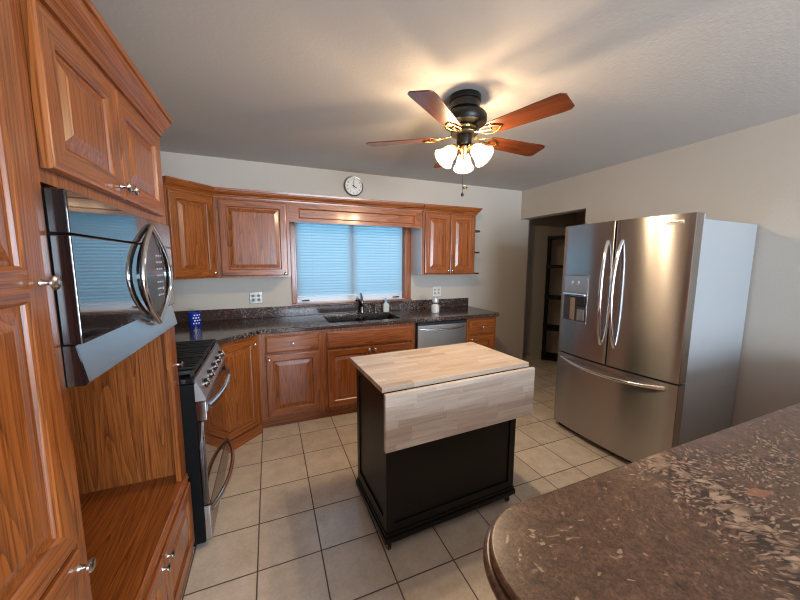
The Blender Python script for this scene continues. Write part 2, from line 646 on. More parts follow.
    def knob(s, x, y, z, r=0.014, mi=0, length=0.026, direction=(0, -1, 0)):
        M = Matrix.Translation((x, y, z)) @ Vector((0, 0, 1)).rotation_difference(Vector(direction)).to_matrix().to_4x4()
        L = length
        return s.lathe([(0, 0), (0.008, 0), (0.006, 0.003), (0.0045, L * 0.45), (0.006, L * 0.6), (r, L * 0.72), (r, L * 0.86), (r * 0.7, L * 0.98), (0, L)], M, 16, mi)

    def build(s, name, mats, parent=None, smooth=40, loc=None):
        me = bpy.data.meshes.new(name)
        s.bm.to_mesh(me)
        s.bm.free()
        for mt in (mats if isinstance(mats, (list, tuple)) else [mats]):
            me.materials.append(mt)
        uvl = me.uv_layers.new(name='UVMap')
        for lp in me.loops:
            c_ = me.vertices[lp.vertex_index].co
            uvl.data[lp.index].uv = (c_.z + 0.05 * c_.y, c_.x + c_.y)
        if smooth:
            me.shade_smooth()
            me.set_sharp_from_angle(angle=rad(smooth))
        o = bpy.data.objects.new(name, me)
        if smooth:
            wn_ = o.modifiers.new('weighted_normals', 'WEIGHTED_NORMAL')
            wn_.keep_sharp = True
        COL.objects.link(o)
        if parent is not None:
            o.parent = parent
        if loc:
            o.location = loc
        return o


def curve_solid(outlines, z0, z1, bev=0.0, res=3):
    """a flat slab (first outline, others are holes) with rounded rims, returned as a mesh"""
    c = bpy.data.curves.new('tmp', 'CURVE')
    c.dimensions = '2D'
    c.fill_mode = 'BOTH'
    c.extrude = (z1 - z0) / 2 - bev
    c.bevel_depth = bev
    c.bevel_resolution = res
    c.offset = -bev
    for pts in outlines:
        sp = c.splines.new('POLY')
        sp.points.add(len(pts) - 1)
        for p_, q in zip(sp.points, pts):
            p_.co = (q[0], q[1], 0, 1)
        sp.use_cyclic_u = True
    o = bpy.data.objects.new('tmp', c)
    COL.objects.link(o)
    dg = bpy.context.evaluated_depsgraph_get()
    me = bpy.data.meshes.new_from_object(o.evaluated_get(dg))
    bpy.data.objects.remove(o)
    bpy.data.curves.remove(c)
    me.transform(Matrix.Translation((0, 0, (z0 + z1) / 2)))
    return me


def add_mesh(mb, me, mi=0, M=None):
    tb = bmesh.new()
    tb.from_mesh(me)
    bpy.data.meshes.remove(me)
    bmesh.ops.remove_doubles(tb, verts=tb.verts[:], dist=1e-5)
    bmesh.ops.recalc_face_normals(tb, faces=tb.faces[:])
    return mb._merge(tb, mi, M)


def text_mesh(body, size, depth=0.0006):
    c = bpy.data.curves.new('tmp', 'FONT')
    c.body = body
    c.size = size
    c.extrude = depth
    c.align_x = 'CENTER'
    c.align_y = 'CENTER'
    o = bpy.data.objects.new('tmp', c)
    COL.objects.link(o)
    dg = bpy.context.evaluated_depsgraph_get()
    me = bpy.data.meshes.new_from_object(o.evaluated_get(dg))
    bpy.data.objects.remove(o)
    bpy.data.curves.remove(c)
    return me


def tag(o, label, cat, group=None):
    o['label'] = label
    o['category'] = cat
    if group:
        o['group'] = group
    return o


def thing(name, label, cat, loc=(0, 0, 0), rz=0.0, group=None):
    o = bpy.data.objects.new(name, None)
    o.empty_display_size = 0.1
    COL.objects.link(o)
    o.location = loc
    o.rotation_euler = (0, 0, rz)
    return tag(o, label, cat, group)


def struct(o):
    o['kind'] = 'structure'
    return o


def arc(cx, cy, r, a0, a1, n):
    return [(cx + r * cos(rad(a0 + (a1 - a0) * i / n)), cy + r * sin(rad(a0 + (a1 - a0) * i / n))) for i in range(n + 1)]


R90 = pi / 2
# ------------------------------------------------------------------ room shell
D, RX, LX, H = 3.506, 3.21, -1.03, 2.44
YB = -3.7
struct(MB().box(LX - 0.15, 4.9, YB - 0.15, 4.05, -0.08, 0.0).build('floor', TILE, smooth=0))
struct(MB().box(LX - 0.15, 4.9, YB - 0.15, 4.05, H, H + 0.1).build('ceiling', CEIL, smooth=0))
struct(MB().box(LX - 0.15, LX, YB - 0.15, D + 0.15, 0, H).build('wall_left', WALL, smooth=0))
WX0, WX1, WZ0, WZ1 = 0.25, 1.49, 1.045, 1.99
mb = MB()
mb.box(LX, WX0, D, D + 0.15, 0, H).box(WX1, RX + 0.15, D, D + 0.15, 0, H)
mb.box(WX0, WX1, D, D + 0.15, 0, WZ0).box(WX0, WX1, D, D + 0.15, WZ1, H)
struct(mb.build('wall_back', WALL, smooth=0))
mb = MB()
OY0, OZ = 2.53, 2.068
mb.box(RX, RX + 0.15, YB, OY0, 0, H).box(RX, RX + 0.15, OY0, D, OZ, H)
mb.box(RX, RX + 0.15, D + 0.15, 4.05, 0, H)
struct(mb.build('wall_right', WALL, smooth=0))
# the pantry passage behind the doorway
struct(MB().box(RX + 0.15, 4.9, 3.92, 4.05, 0, H).build('wall_passage_back', WALL, smooth=0))
struct(MB().box(4.75, 4.9, 1.55, 3.92, 0, H).build('wall_passage_end', WALL, smooth=0))
struct(MB().box(RX + 0.15, 4.75, 1.55, 1.70, 0, H).build('wall_passage_front', WALL, smooth=0))
# wall behind the viewer, with the daylight window
mb = MB()
VX0, VX1, VZ0, VZ1 = 0.3, 2.7, 0.45, 2.2
mb.box(LX, VX0, YB - 0.15, YB, 0, H).box(VX1, RX, YB - 0.15, YB, 0, H)
mb.box(VX0, VX1, YB - 0.15, YB, 0, VZ0).box(VX0, VX1, YB - 0.15, YB, VZ1, H)
struct(mb.build('wall_front', WALL, smooth=0))
mb = MB()
for x0, x1 in ((VX0, VX0 + 0.05), (VX1 - 0.05, VX1), (1.47, 1.53)):
    mb.box(x0, x1, YB - 0.10, YB - 0.04, VZ0, VZ1, bev=0.004)
mb.box(VX0 + 0.05, VX1 - 0.05, YB - 0.10, YB - 0.04, VZ0, VZ0 + 0.05).box(VX0 + 0.05, VX1 - 0.05, YB - 0.10, YB - 0.04, VZ1 - 0.05, VZ1)
struct(mb.build('window_2', FRAME_WHITE))

# sink window: vinyl slider, glass, oak trim
mb = MB()
fy0, fy1 = D + 0.055, D + 0.115
mb.box(WX0, WX0 + 0.04, fy0, fy1, WZ0, WZ1, bev=0.004).box(WX1 - 0.04, WX1, fy0, fy1, WZ0, WZ1, bev=0.004)
mb.box(WX0 + 0.04, WX1 - 0.04, fy0, fy1, WZ0, WZ0 + 0.055, bev=0.004).box(WX0 + 0.04, WX1 - 0.04, fy0, fy1, WZ1 - 0.05, WZ1, bev=0.004)
mb.box(0.835, 0.895, fy0 - 0.005, fy1, WZ0 + 0.05, WZ1 - 0.05, bev=0.004)
win = struct(mb.build('window_1', FRAME_WHITE))
for x0, x1 in ((WX0 + 0.04, 0.835), (0.895, WX1 - 0.04)):
    g = MB().box(x0, x1, fy0 + 0.025, fy0 + 0.031, WZ0 + 0.055, WZ1 - 0.05).build('pane', GLASS, win, smooth=0)
for lx in (0.345, 1.39):
    mb = MB()
    mb.box(lx - 0.035, lx + 0.035, fy0 - 0.012, fy0 - 0.001, WZ0 + 0.012, WZ0 + 0.026, bev=0.003)
    mb.box(lx - 0.006, lx + 0.045, fy0 - 0.028, fy0 - 0.012, WZ0 + 0.016, WZ0 + 0.030, bev=0.004)
    mb.build('window_latch', BLACK_PLASTIC, win)
mb = MB()
mb.box(WX1, WX1 + 0.075, D - 0.018, D - 0.0005, WZ0, WZ1, 0, 0.004)
mb.box(WX0 - 0.04, WX0, D - 0.018, D - 0.0005, WZ0, WZ1, 0, 0.004)
mb.box(WX1 - 0.012, WX1 + 0.0, D + 0.001, D + 0.05, WZ0 + 0.004, WZ1 - 0.002, 0)
mb.box(WX0 + 0.0, WX0 + 0.012, D + 0.001, D + 0.05, WZ0 + 0.004, WZ1 - 0.002, 0)
struct(mb.build('trim_1', OAK_V))
mb = MB()
mb.box(WX0 - 0.045, WX1 + 0.085, D - 0.028, D - 0.0005, WZ0 - 0.018, WZ0 - 0.0005, 0, 0.005)
struct(mb.build('trim_2', OAK_H))
mb = MB()
mb.box(WX0 + 0.001, WX1 - 0.001, D + 0.001, fy0 - 0.001, WZ0 + 0.0005, WZ0 + 0.005, 0)
struct(mb.build('trim_3', FRAME_WHITE, smooth=0))

# mini blind
bl = thing('window_blind', 'closed pale blue horizontal mini blind in the window over the sink', 'blind', (0.87, D + 0.028, 1.108))
BW = 1.195
mb = MB()
nsl = 27
for i in range(nsl):
    zc = 0.034 + i * 0.0300
    prof = []
    for k in range(5):
        u = -0.0215 + 0.043 * k / 4
        cr = 0.0030 * (1 - (u / 0.0215) ** 2)
        th = rad(72)
        prof.append((u * cos(th) - cr * sin(th), u * sin(th) + cr * cos(th)))
    pr = prof + [(p_[0] + 0.0007, p_[1]) for p_ in reversed(prof)]
    mb.prism([(p_[0], p_[1] + zc) for p_ in pr], -BW / 2, BW / 2, 'x')
mb.build('slats', SLAT, bl, smooth=50)
MB().box(-BW / 2, BW / 2, -0.013, 0.013, -0.002, 0.014, 0, 0.004).build('bottom_rail', FRAME_WHITE, bl)
MB().box(-BW / 2, BW / 2, -0.02, 0.02, 0.84, 0.878, 0, 0.003).build('headrail', FRAME_WHITE, bl)
for cx in (-0.44, 0.0, 0.44):
    MB().tube([(cx, -0.0165, 0.012), (cx, -0.0165, 0.845)], 0.0012, 6).build('ladder_cord', FRAME_WHITE, bl)

# ------------------------------------------------------------------ cabinets
DP = 0.585


def body(t, x0, x1, z0, z1, depth=DP, mats=(OAK_V,), y0=0.0):
    return MB().box(x0, x1, y0, depth, z0, z1).build('body', list(mats), t, smooth=0)


def door(t, x0, x1, z0, z1, knob=None, mids=(), name='door'):
    d = MB().panel_door(x0, x1, z0, z1, y=-0.001, mids=mids).build(name, [OAK_V, OAK_H], t, 9)
    if knob:
        MB().knob(knob[0], -0.0205, knob[1]).build('knob', NICKEL, d)
    return d


def drawer(t, x0, x1, z0, z1, knob=None, name='drawer_front'):
    d = MB().slab_front(x0, x1, z0, z1, y=-0.001).build(name, OAK_H, t, 9)
    if knob:
        MB().knob(knob[0], -0.0205, knob[1]).build('knob', NICKEL, d)
    return d


CROWN = [(0.0, 0.0), (-0.010, 0.0), (-0.012, 0.012), (-0.018, 0.017), (-0.020, 0.024), (-0.034, 0.036), (-0.043, 0.050), (-0.045, 0.058), (-0.052, 0.060), (-0.054, 0.076), (0.0, 0.076)]


def crown(t, x0, x1, z, ret=None, s0=0.0, s1=0.0, ret_depth=0.30):
    """crown moulding along local x; s0/s1: slope of the mitre at each end; ret adds a return along the end"""
    mb = MB()
    L = [[(x0 + s0 * -p_[0], p_[0], z + p_[1]) for p_ in CROWN], [(x1 + s1 * -p_[0], p_[0], z + p_[1]) for p_ in CROWN]]
    mb.loft(L, 0)
    if ret:
        L = [[(x1 - p_[0], p_[0], z + p_[1]) for p_ in CROWN], [(x1 - p_[0], ret_depth, z + p_[1]) for p_ in CROWN]]
        mb.loft(L, 0)
    return mb.build('crown_molding', OAK_H, t, 12)


# tall pantry cabinet beside the camera
FX = -0.42
pan = thing('pantry_cabinet', 'tall oak pantry cabinet with one long two-panel door, beside the microwave tower', 'cabinet', (FX, 0.10, 0), R90)
body(pan, 0.0, 0.759, 0.0, 2.02)
door(pan, 0.02, 0.732, 0.885, 2.0, (0.712, 1.44), mids=((1.41, 1.465),))
door(pan, 0.02, 0.732, 0.10, 0.868, (0.714, 0.836))
MB().box(0.0, 0.759, -0.016, -0.0005, 0.0, 0.09, 0, 0.004).build('base_board', OAK_H, pan)
crown(pan, 0, 0.759, 2.02)

# microwave tower with the empty oven niche
TY = 0.861
tow = thing('oven_tower_cabinet', 'tall oak tower with crown, upper doors, microwave slot and empty niche', 'cabinet', (FX, TY, 0), R90)
TW = 0.889
mb = MB()
mb.box(0, 0.019, 0.0, 0.60, 0, 2.02).box(TW - 0.019, TW, 0.0, 0.60, 0, 2.02)
mb.box(0.019, TW - 0.019, 0.585, 0.60, 0.0, 2.02)
mb.box(0.019, TW - 0.019, 0.0, 0.585, 0.0, 0.425)
mb.box(0.019, TW - 0.019, 0.0, 0.585, 1.640, 2.02)
mb.box(0.019, 0.030, 0.0, 0.02, 0.425, 1.64)
mb.box(0.800, TW - 0.019, 0.0, 0.02, 0.462, 1.64)
mb.build('body', OAK_V, tow, smooth=0)
MB().box(0.0192, TW - 0.0192, 0.03, 0.58, 1.185, 1.205).build('shelf', OAK_H, tow)
mb = MB()
prof = [(0.582, 0.4255), (0.582, 0.460), (-0.002, 0.460), (-0.008, 0.456), (-0.010, 0.450), (-0.005, 0.446), (-0.011, 0.440), (-0.013, 0.432), (-0.008, 0.4255)]
mb.prism(prof, 0.0195, TW - 0.0195, 'x')
nsh = mb.build('niche_shelf', OAK_H, tow, 30)
door(tow, 0.035, 0.392, 1.668, 1.992, (0.368, 1.703))
door(tow, 0.398, 0.792, 1.668, 1.992, (0.424, 1.703))
door(tow, 0.028, 0.430, 0.095, 0.415, (0.405, 0.385))
door(tow, 0.436, 0.862, 0.095, 0.415, (0.462, 0.385))
crown(tow, 0, TW, 2.02)
MB().knob(TW - 0.012, -0.0005, 1.0, 0.013).build('knob', NICKEL, tow)

# microwave
mw = thing('microwave', 'black glass microwave with chrome eye-shaped handle built into the oak tower', 'microwave', (FX, 0.894, 1.2065), R90)
MWW = 0.750
MB().box(0, MWW, 0.001, 0.38, 0.0, 0.424, 0, 0.003).build('body', BLACK_PLASTIC, mw)
MB().box(0.0, MWW, -0.036, 0.0, 0.093, 0.330, 0, 0.004).build('door', BLACK_GLASS, mw)
MB().box(0.0, MWW, -0.036, 0.0, 0.3325, 0.424, 0, 0.004).build('vent_panel', plain('dark_vent_gloss', (0.014, 0.012, 0.012), 0.08, 0.0, coat=1.0, coat_r=0.03), mw)
MB().prism([(0.0, 0.0), (-0.032, 0.0), (-0.037, 0.005), (-0.022, 0.0905), (0.0, 0.0905)], 0.006, MWW, 'x').build('bottom_trim', stainless('microwave_steel', (0.62, 0.62, 0.63), 0.30, 0.8), mw, 30)
ex, ez, ea, eb = 0.500, 0.226, 0.172, 0.172
MB().prism([(0.0, 0.0), (-0.032, 0.0), (-0.037, 0.005), (-0.022, 0.0905), (0.0, 0.0905)], 0.0, 0.0055, 'x').build('glare_cap', BLACK_GLASS, mw)  # added black cover, keeps the steel trim's end from reflecting brightly
lens_l, lens_r = [], []
for i in range(25):
    q = -1 + 2 * i / 24
    wv = 1 - q * q
    bow = 0.006 + 0.012 * (1 - q * q)
    lens_l.append((ex - ea * 0.95 * wv, -0.036 - bow, ez + eb * q))
    lens_r.append((ex + ea * 0.92 * wv, -0.036 - bow * 0.6, ez + eb * q))
mb = MB()
mb.tube(lens_l, 0.0080, 12)
for s_ in (1, -1):
    mb.tube([(ex, -0.034, ez + s_ * eb * 0.97), (ex, -0.043, ez + s_ * eb * 0.97)], 0.006, 12)
mb.build('handle', CHROME, mw)
MB().tube(lens_r, 0.0080, 12).build('panel_trim', CHROME, mw)
mb = MB()
A = [(ex - ea * 0.86 * (1 - (q / 12) ** 2), ez + eb * 0.93 * q / 12) for q in range(-12, 13)]
B = [(ex + ea * 0.93 * (1 - (q / 12) ** 2), ez + eb * 0.93 * q / 12) for q in range(11, -12, -1)]
mb.prism(A + B, -0.040, -0.0365, 'y')
cp = mb.build('control_panel', PANEL_GLASS, mw)
for r in range(7):
    for c in range(3):
        zz = ez - 0.075 + r * 0.024
        xx = ex + 0.030 + c * 0.026
        if abs(xx - ex) < ea * 0.9 * (1 - ((zz - ez) / (eb * 0.93)) ** 2) - 0.012:
            MB().box(xx - 0.0045, xx + 0.0045, -0.0415, -0.0402, zz - 0.003, zz + 0.003).build('button', DISP_GREY, cp, smooth=0)

# gas range
rg = thing('gas_range', 'stainless and black gas range with front knobs, next to the oak tower', 'stove', (-0.335, 1.768, 0), R90)
RW = 0.757
mb = MB()
mb.box(0, RW, 0.030, 0.660, 0.03, 0.885, 0, 0.003)
mb.box(0.03, RW - 0.03, 0.08, 0.60, 0.0005, 0.0295)
mb.build('body', plain('matt_black', (0.004, 0.004, 0.004), 0.6, spec=0.15), rg)
MB().box(-0.001, RW + 0.001, 0.026, 0.664, 0.886, 0.916, 0, 0.008, 3).build('cooktop', BLACK_ENAMEL, rg)
MB().prism([(0.029, 0.795), (-0.014, 0.795), (-0.018, 0.803), (0.022, 0.904), (0.0255, 0.906), (0.0255, 0.885), (0.029, 0.885)], 0.0, RW, 'x').build('control_panel', stainless('range_panel_steel', (0.68, 0.69, 0.72), 0.36, 0.3), rg, 30)
RKNOB = plain('dark_steel_knob', (0.20, 0.17, 0.15), 0.22, 1.0)
nd = Vector((0, -0.930, 0.368))
for kx in (0.10, 0.24, 0.38, 0.52, 0.66):
    M = Matrix.Translation((kx, 0.0015, 0.852)) @ Vector((0, 0, 1)).rotation_difference(nd).to_matrix().to_4x4()
    mb = MB()
    mb.lathe([(0, 0.0), (0.027, 0.0), (0.027, 0.006), (0.021, 0.007), (0.019, 0.020), (0.016, 0.022), (0, 0.022)], M, 20)
    mb.box(-0.005, 0.005, -0.019, 0.019, 0.020, 0.028, 0, 0.002, M=M)
    mb.build('knob', RKNOB, rg)
od = MB().box(0.004, RW - 0.004, 0.0, 0.029, 0.235, 0.688, 0, 0.004).build('oven_door', BLACK_GLASS, rg)
MB().box(0.002, RW - 0.002, -0.016, 0.029, 0.690, 0.790, 0, 0.005).build('door_top_trim', STEEL, od)
dr = MB().box(0.004, RW - 0.004, 0.0, 0.029, 0.035, 0.228, 0, 0.004).build('drawer', STEEL, rg)


def bow(x0, x1, y, z, out, n=18, pw=1.0, dz=0.0):
    pts = []
    for i in range(n + 1):
        q = -1 + 2 * i / n
        pts.append((x0 + (x1 - x0) * (i / n), y - out * (1 - abs(q) ** 2.2) ** pw, z + dz * (1 - q * q)))
    return pts


mb = MB().tube(bow(0.03, RW - 0.03, -0.018, 0.748, 0.048), 0.016, 12, flat=1.2)
mb.build('handle', CHROME, od)
mb = MB().tube(bow(0.03, RW - 0.03, -0.004, 0.195, 0.060), 0.0125, 12, flat=1.3)
mb.build('handle', CHROME, dr)
for gx in (0.025, 0.262, 0.499):
    mb = MB()
    gw = 0.233
    z0 = 0.917
    for xx in (gx + 0.008, gx + gw - 0.008):
        mb.box(xx - 0.006, xx + 0.006, 0.030, 0.630, z0 + 0.012, z0 + 0.030, 0, 0.002)
    for yy in (0.036, 0.330, 0.624):
        mb.box(gx + 0.008, gx + gw - 0.008, yy - 0.006, yy + 0.006, z0 + 0.012, z0 + 0.030, 0, 0.002)
    for k in range(1, 5):
        xx = gx + 0.008 + (gw - 0.016) * k / 5
        mb.box(xx - 0.005, xx + 0.005, 0.030, 0.630, z0 + 0.016, z0 + 0.036, 0, 0.002)
    for xx in (gx + 0.010, gx + gw - 0.010):
        for yy in (0.040, 0.620):
            mb.box(xx - 0.008, xx + 0.008, yy - 0.008, yy + 0.008, z0 - 0.0005, z0 + 0.014)
    mb.build('grate', CAST_IRON, rg)
for bx_, by_ in ((0.14, 0.18), (0.14, 0.48), (0.38, 0.33), (0.615, 0.18), (0.615, 0.48)):
    MB().lathe([(0, 0.9165), (0.045, 0.9165), (0.045, 0.922), (0.032, 0.924), (0.030, 0.930), (0, 0.931)], Matrix.Translation((bx_, by_, 0)), 20).build('burner', CAST_IRON, rg)

# corner base cabinet, door on the diagonal
cb = thing('corner_base_cabinet', 'oak corner base cabinet with a slanted door between range and drawers', 'cabinet', (-0.42, 2.592, 0), rad(45))
pts = [(0, 0), (0.430, 0)]
w2l = lambda X, Y: (((X + 0.42) + (Y - 2.592)) * cos(rad(45)), (-(X + 0.42) + (Y - 2.592)) * sin(rad(45)))
pts = [w2l(-0.42, 2.592), w2l(-0.1165, 2.8955), w2l(-0.1165, 3.49), w2l(-1.015, 3.49), w2l(-1.015, 2.535), w2l(-0.42, 2.535)]
mb = MB().prism(pts, 0.0, 0.8745, 'z')
mb.build('body', OAK_V, cb, smooth=0)
door(cb, 0.030, 0.392, 0.105, 0.852, (0.372, 0.800))
MB().box(0.002, 0.424, -0.012, -0.0005, 0.0, 0.088, 0, 0.004).build('base_board', OAK_H, cb)

# back run base cabinets
YF = 2.896


def base(label, x0, x1, toe=True, name='base_cabinet'):
    t = thing(name, label, 'cabinet', (x0, YF, 0), 0.0)
    wd = x1 - x0
    mb = MB()
    if name == 'sink_base_cabinet':
        mb.box(0, wd, 0.0, DP, 0.10, 0.655).box(0, wd, 0.0, 0.022, 0.655, 0.8745)
        mb.box(0, 0.019, 0.022, DP, 0.655, 0.8745).box(wd - 0.019, wd, 0.022, DP, 0.655, 0.8745)
    else:
        mb.box(0, wd, 0.0, DP, 0.10, 0.8745)
    mb.build('body', OAK_V, t, smooth=0)
    MB().box(0, wd, 0.062, 0.080, 0.0, 0.0995).build('toe_kick', OAK_H, t, smooth=0)
    return t


t = base('oak base cabinet with one drawer over one door, beside the slanted corner door', -0.1155, 0.4295)
drawer(t, 0.056, 0.503, 0.700, 0.848, (0.280, 0.772))
door(t, 0.056, 0.503, 0.130, 0.685, (0.082, 0.645))
t = base('wide oak sink cabinet with two doors under a long false drawer front', 0.4305, 1.3445, name='sink_base_cabinet')
drawer(t, 0.028, 0.882, 0.690, 0.845)
door(t, 0.028, 0.450, 0.130, 0.675, (0.425, 0.648))
door(t, 0.458, 0.882, 0.130, 0.675, (0.484, 0.648))
t = base('narrow oak base cabinet at the open end of the counter, past the dishwasher', 1.967, 2.360)
drawer(t, 0.030, 0.366, 0.690, 0.848, (0.198, 0.770))
door(t, 0.030, 0.366, 0.130, 0.672, (0.056, 0.640))

dw = thing('dishwasher', 'stainless dishwasher with a bowed bar handle under the granite counter', 'dishwasher', (1.358, YF, 0))
MB().box(0.0, 0.598, 0.02, 0.57, 0.09, 0.868).build('tub', BLACK_PLASTIC, dw, smooth=0)
MB().box(0.0, 0.598, 0.05, 0.06, 0.002, 0.0895).build('toe_panel', BLACK_PLASTIC, dw, smooth=0)
f = MB().box(0.012, 0.592, -0.022, 0.019, 0.115, 0.838, 0, 0.006, 3).build('door', STEEL_DW, dw)
MB().box(0.012, 0.592, -0.018, 0.019, 0.840, 0.862, 0, 0.003).build('control_strip', BLACK_PLASTIC, dw)
MB().tube(bow(0.035, 0.567, -0.018, 0.800, 0.040, dz=-0.012), 0.011, 12).build('handle', NICKEL, f)

# granite worktop
lim = (LX + 0.002, D - 0.002)
outer = [(LX + 0.002, 2.545), (-0.378, 2.545), (-0.378, 2.585), (-0.101, 2.862)] + [(2.340, 2.862)] + arc(2.352, 2.912, 0.05, -90, 0, 6) + [(2.402, D - 0.002), (LX + 0.002, D - 0.002)]
hole = arc(0.54, 3.01, 0.04, 180, 270, 4) + arc(1.20, 3.01, 0.04, 270, 360, 4) + arc(1.20, 3.345, 0.04, 0, 90, 4) + arc(0.54, 3.345, 0.04, 90, 180, 4)
mb = MB()
add_mesh(mb, curve_solid([outer, hole], 0.8755, 0.9145, 0.008))
ct = mb.build('countertop', GRANITE, None, 40)
tag(ct, 'dark polished granite worktop running from the range along the sink wall', 'countertop')
mb = MB()
mb.box(LX + 0.03, 2.385, D - 0.024, D - 0.003, 0.9148, 1.022, 0, 0.003)
mb.box(LX + 0.002, LX + 0.024, 2.545, D - 0.025, 0.9148, 1.022, 0, 0.003)
mb.build('backsplash', GRANITE, ct)

# sink
sk = thing('kitchen_sink', 'black undermount double-bowl sink set into the granite counter below the window', 'sink', (0.87, 3.1775, 0.8745))
mb = MB()


def rr(x0, x1, y0, y1, r, z):
    return [(p_[0], p_[1], z) for p_ in arc(x0 + r, y0 + r, r, 180, 270, 4) + arc(x1 - r, y0 + r, r, 270, 360, 4) + arc(x1 - r, y1 - r, r, 0, 90, 4) + arc(x0 + r, y1 - r, r, 90, 180, 4)]


for x0, x1 in ((-0.376, 0.02), (0.045, 0.376)):
    mb.loft([rr(x0, x1, -0.205, 0.205, 0.04, -0.002), rr(x0 + 0.006, x1 - 0.006, -0.199, 0.199, 0.04, -0.006), rr(x0 + 0.014, x1 - 0.014, -0.19, 0.19, 0.04, -0.19)], 0, False)
    tb = bmesh.new()
    vs = [tb.verts.new(p_) for p_ in rr(x0 + 0.014, x1 - 0.014, -0.19, 0.19, 0.04, -0.19)]
    tb.faces.new(vs)
    mb._merge(tb)
mb.box(0.020, 0.045, -0.20, 0.20, -0.05, -0.012)
mb.build('bowls', SINK_MAT, sk)
for dx in (-0.178, 0.21):
    MB().lathe([(0, -0.187), (0.03, -0.187), (0.042, -0.185), (0.044, -0.1885)], Matrix.Translation((dx, 0.02, 0)), 20).build('drain', CHROME, sk)

# faucet
fa = thing('faucet', 'dark pull-out kitchen faucet with tall lever behind the sink', 'faucet', (0.94, 3.43, 0.9152))
GUN = plain('gunmetal', (0.16, 0.17, 0.20), 0.16, 1.0)
mb = MB()
mb.box(-0.115, 0.115, -0.026, 0.026, 0.0, 0.008, 0, 0.004)
mb.lathe([(0, 0.008), (0.027, 0.008), (0.026, 0.02), (0.023, 0.03), (0.022, 0.09), (0.019, 0.10), (0, 0.102)], None, 20)
mb.build('base', GUN, fa)
mb = MB()
mb.tube([(0, 0, 0.07), (-0.02, -0.03, 0.105), (-0.05, -0.075, 0.150), (-0.072, -0.11, 0.172)], [0.018, 0.018, 0.017, 0.016], 14)
mb.build('spout', GUN, fa)
MB().tube([(-0.070, -0.107, 0.172), (-0.086, -0.132, 0.176), (-0.098, -0.148, 0.160)], [0.0165, 0.018, 0.014], 14).build('spray_head', CHROME, fa)
MB().tube([(0.0, 0.0, 0.10), (0.004, 0.002, 0.13), (0.0, 0.01, 0.185), (-0.006, 0.012, 0.225)], [0.017, 0.018, 0.013, 0.007], 12).build('lever', GUN, fa)

sd = thing('soap_dispenser', 'small chrome soap pump on the sink deck beside the bottle', 'dispenser', (1.105, 3.44, 0.9152))
MB().lathe([(0, 0), (0.018, 0), (0.018, 0.006), (0.011, 0.010), (0.011, 0.055), (0.013, 0.058), (0.013, 0.07), (0, 0.072)], None, 18).build('pump_body', NICKEL, sd)
MB().tube([(0, 0, 0.064), (0.03, -0.02, 0.068), (0.055, -0.038, 0.060)], [0.007, 0.006, 0.004], 10).build('nozzle', NICKEL, sd)
ag = MB().lathe([(0, 0), (0.020, 0), (0.020, 0.005), (0.014, 0.008), (0.014, 0.022), (0.010, 0.026), (0, 0.027)], None, 18).build('air_switch', NICKEL, None, 40, (1.03, 3.44, 0.9152))
tag(ag, 'short chrome button on the sink deck between faucet and soap pump', 'button')

sb = thing('soap_bottle', 'clear soap bottle with a pale blue cap near the window corner', 'bottle', (1.225, 3.43, 0.9152))
MB().loft([rr(-0.034, 0.034, -0.022, 0.022, 0.012, 0.0), rr(-0.036, 0.036, -0.024, 0.024, 0.014, 0.01), rr(-0.036, 0.036, -0.024, 0.024, 0.014, 0.08), rr(-0.026, 0.026, -0.020, 0.020, 0.014, 0.098), rr(-0.013, 0.013, -0.013, 0.013, 0.0129, 0.106), rr(-0.013, 0.013, -0.013, 0.013, 0.0129, 0.112)], 0).build('bottle_body', plain('milky_plastic', (0.55, 0.62, 0.60), 0.2), sb)
MB().lathe([(0, 0.1125), (0.016, 0.1125), (0.016, 0.130), (0.006, 0.133), (0.006, 0.150), (0.012, 0.152), (0.010, 0.160), (0, 0.161)], None, 16).build('cap', CYAN_CAP, sb)
MB().box(-0.026, 0.026, -0.0255, -0.0243, 0.02, 0.07).build('sticker', plain('pale_sticker', (0.55, 0.60, 0.50), 0.4), sb, smooth=0)

jr = thing('ceramic_jar', 'small white jar with a bulbous lid on the counter over the dishwasher', 'jar', (1.722, 3.16, 0.9152))
MB().lathe([(0, 0), (0.040, 0), (0.045, 0.005), (0.046, 0.070), (0.042, 0.086), (0.028, 0.094), (0.024, 0.100), (0.024, 0.112), (0, 0.112)], None, 24).build('jar_body', SALT, jr)
MB().lathe([(0, 0.1125), (0.030, 0.1125), (0.037, 0.120), (0.038, 0.150), (0.030, 0.166), (0.010, 0.172), (0, 0.173)], None, 24).build('jar_lid', plain('jar_lid_metal', (0.62, 0.62, 0.63), 0.28, 0.3), jr)
MB().lathe([(0.0244, 0.1005), (0.0252, 0.1005), (0.0252, 0.1115), (0.0244, 0.1115)], None, 24).build('band', plain('jar_band', (0.05, 0.05, 0.05), 0.3), jr)

bc = thing('utensil_cup', 'cobalt blue cup with white dots on the granite in the corner', 'cup', (-0.625, 3.25, 0.9152), rad(-90))
MB().lathe([(0, 0.0), (0.044, 0.0), (0.047, 0.004), (0.049, 0.115), (0.050, 0.128), (0.046, 0.128), (0.045, 0.012), (0, 0.010)], None, 28).build('cup_body', BLUE_GLAZE, bc)
mb = MB()
for i in range(3):
    for j in range(4):
        an = rad(-2 + i * 24 + (12 if j % 2 else 0))
        zz = 0.030 + j * 0.024
        r0 = 0.0485
        M = Matrix.Translation((r0 * cos(an), r0 * sin(an), zz)) @ Matrix.Rotation(an, 4, 'Z') @ Matrix.Rotation(R90, 4, 'Y')
        mb.lathe([(0, -0.001), (0.0062, -0.001), (0.0055, 0.0016), (0, 0.002)], M, 10)
mb.build('dots', ICON, bc)

# ------------------------------------------------------------------ upper cabinets
UZ0, UZ1, UY = 1.340, 2.028, 3.187
UD = D - UY - 0.003


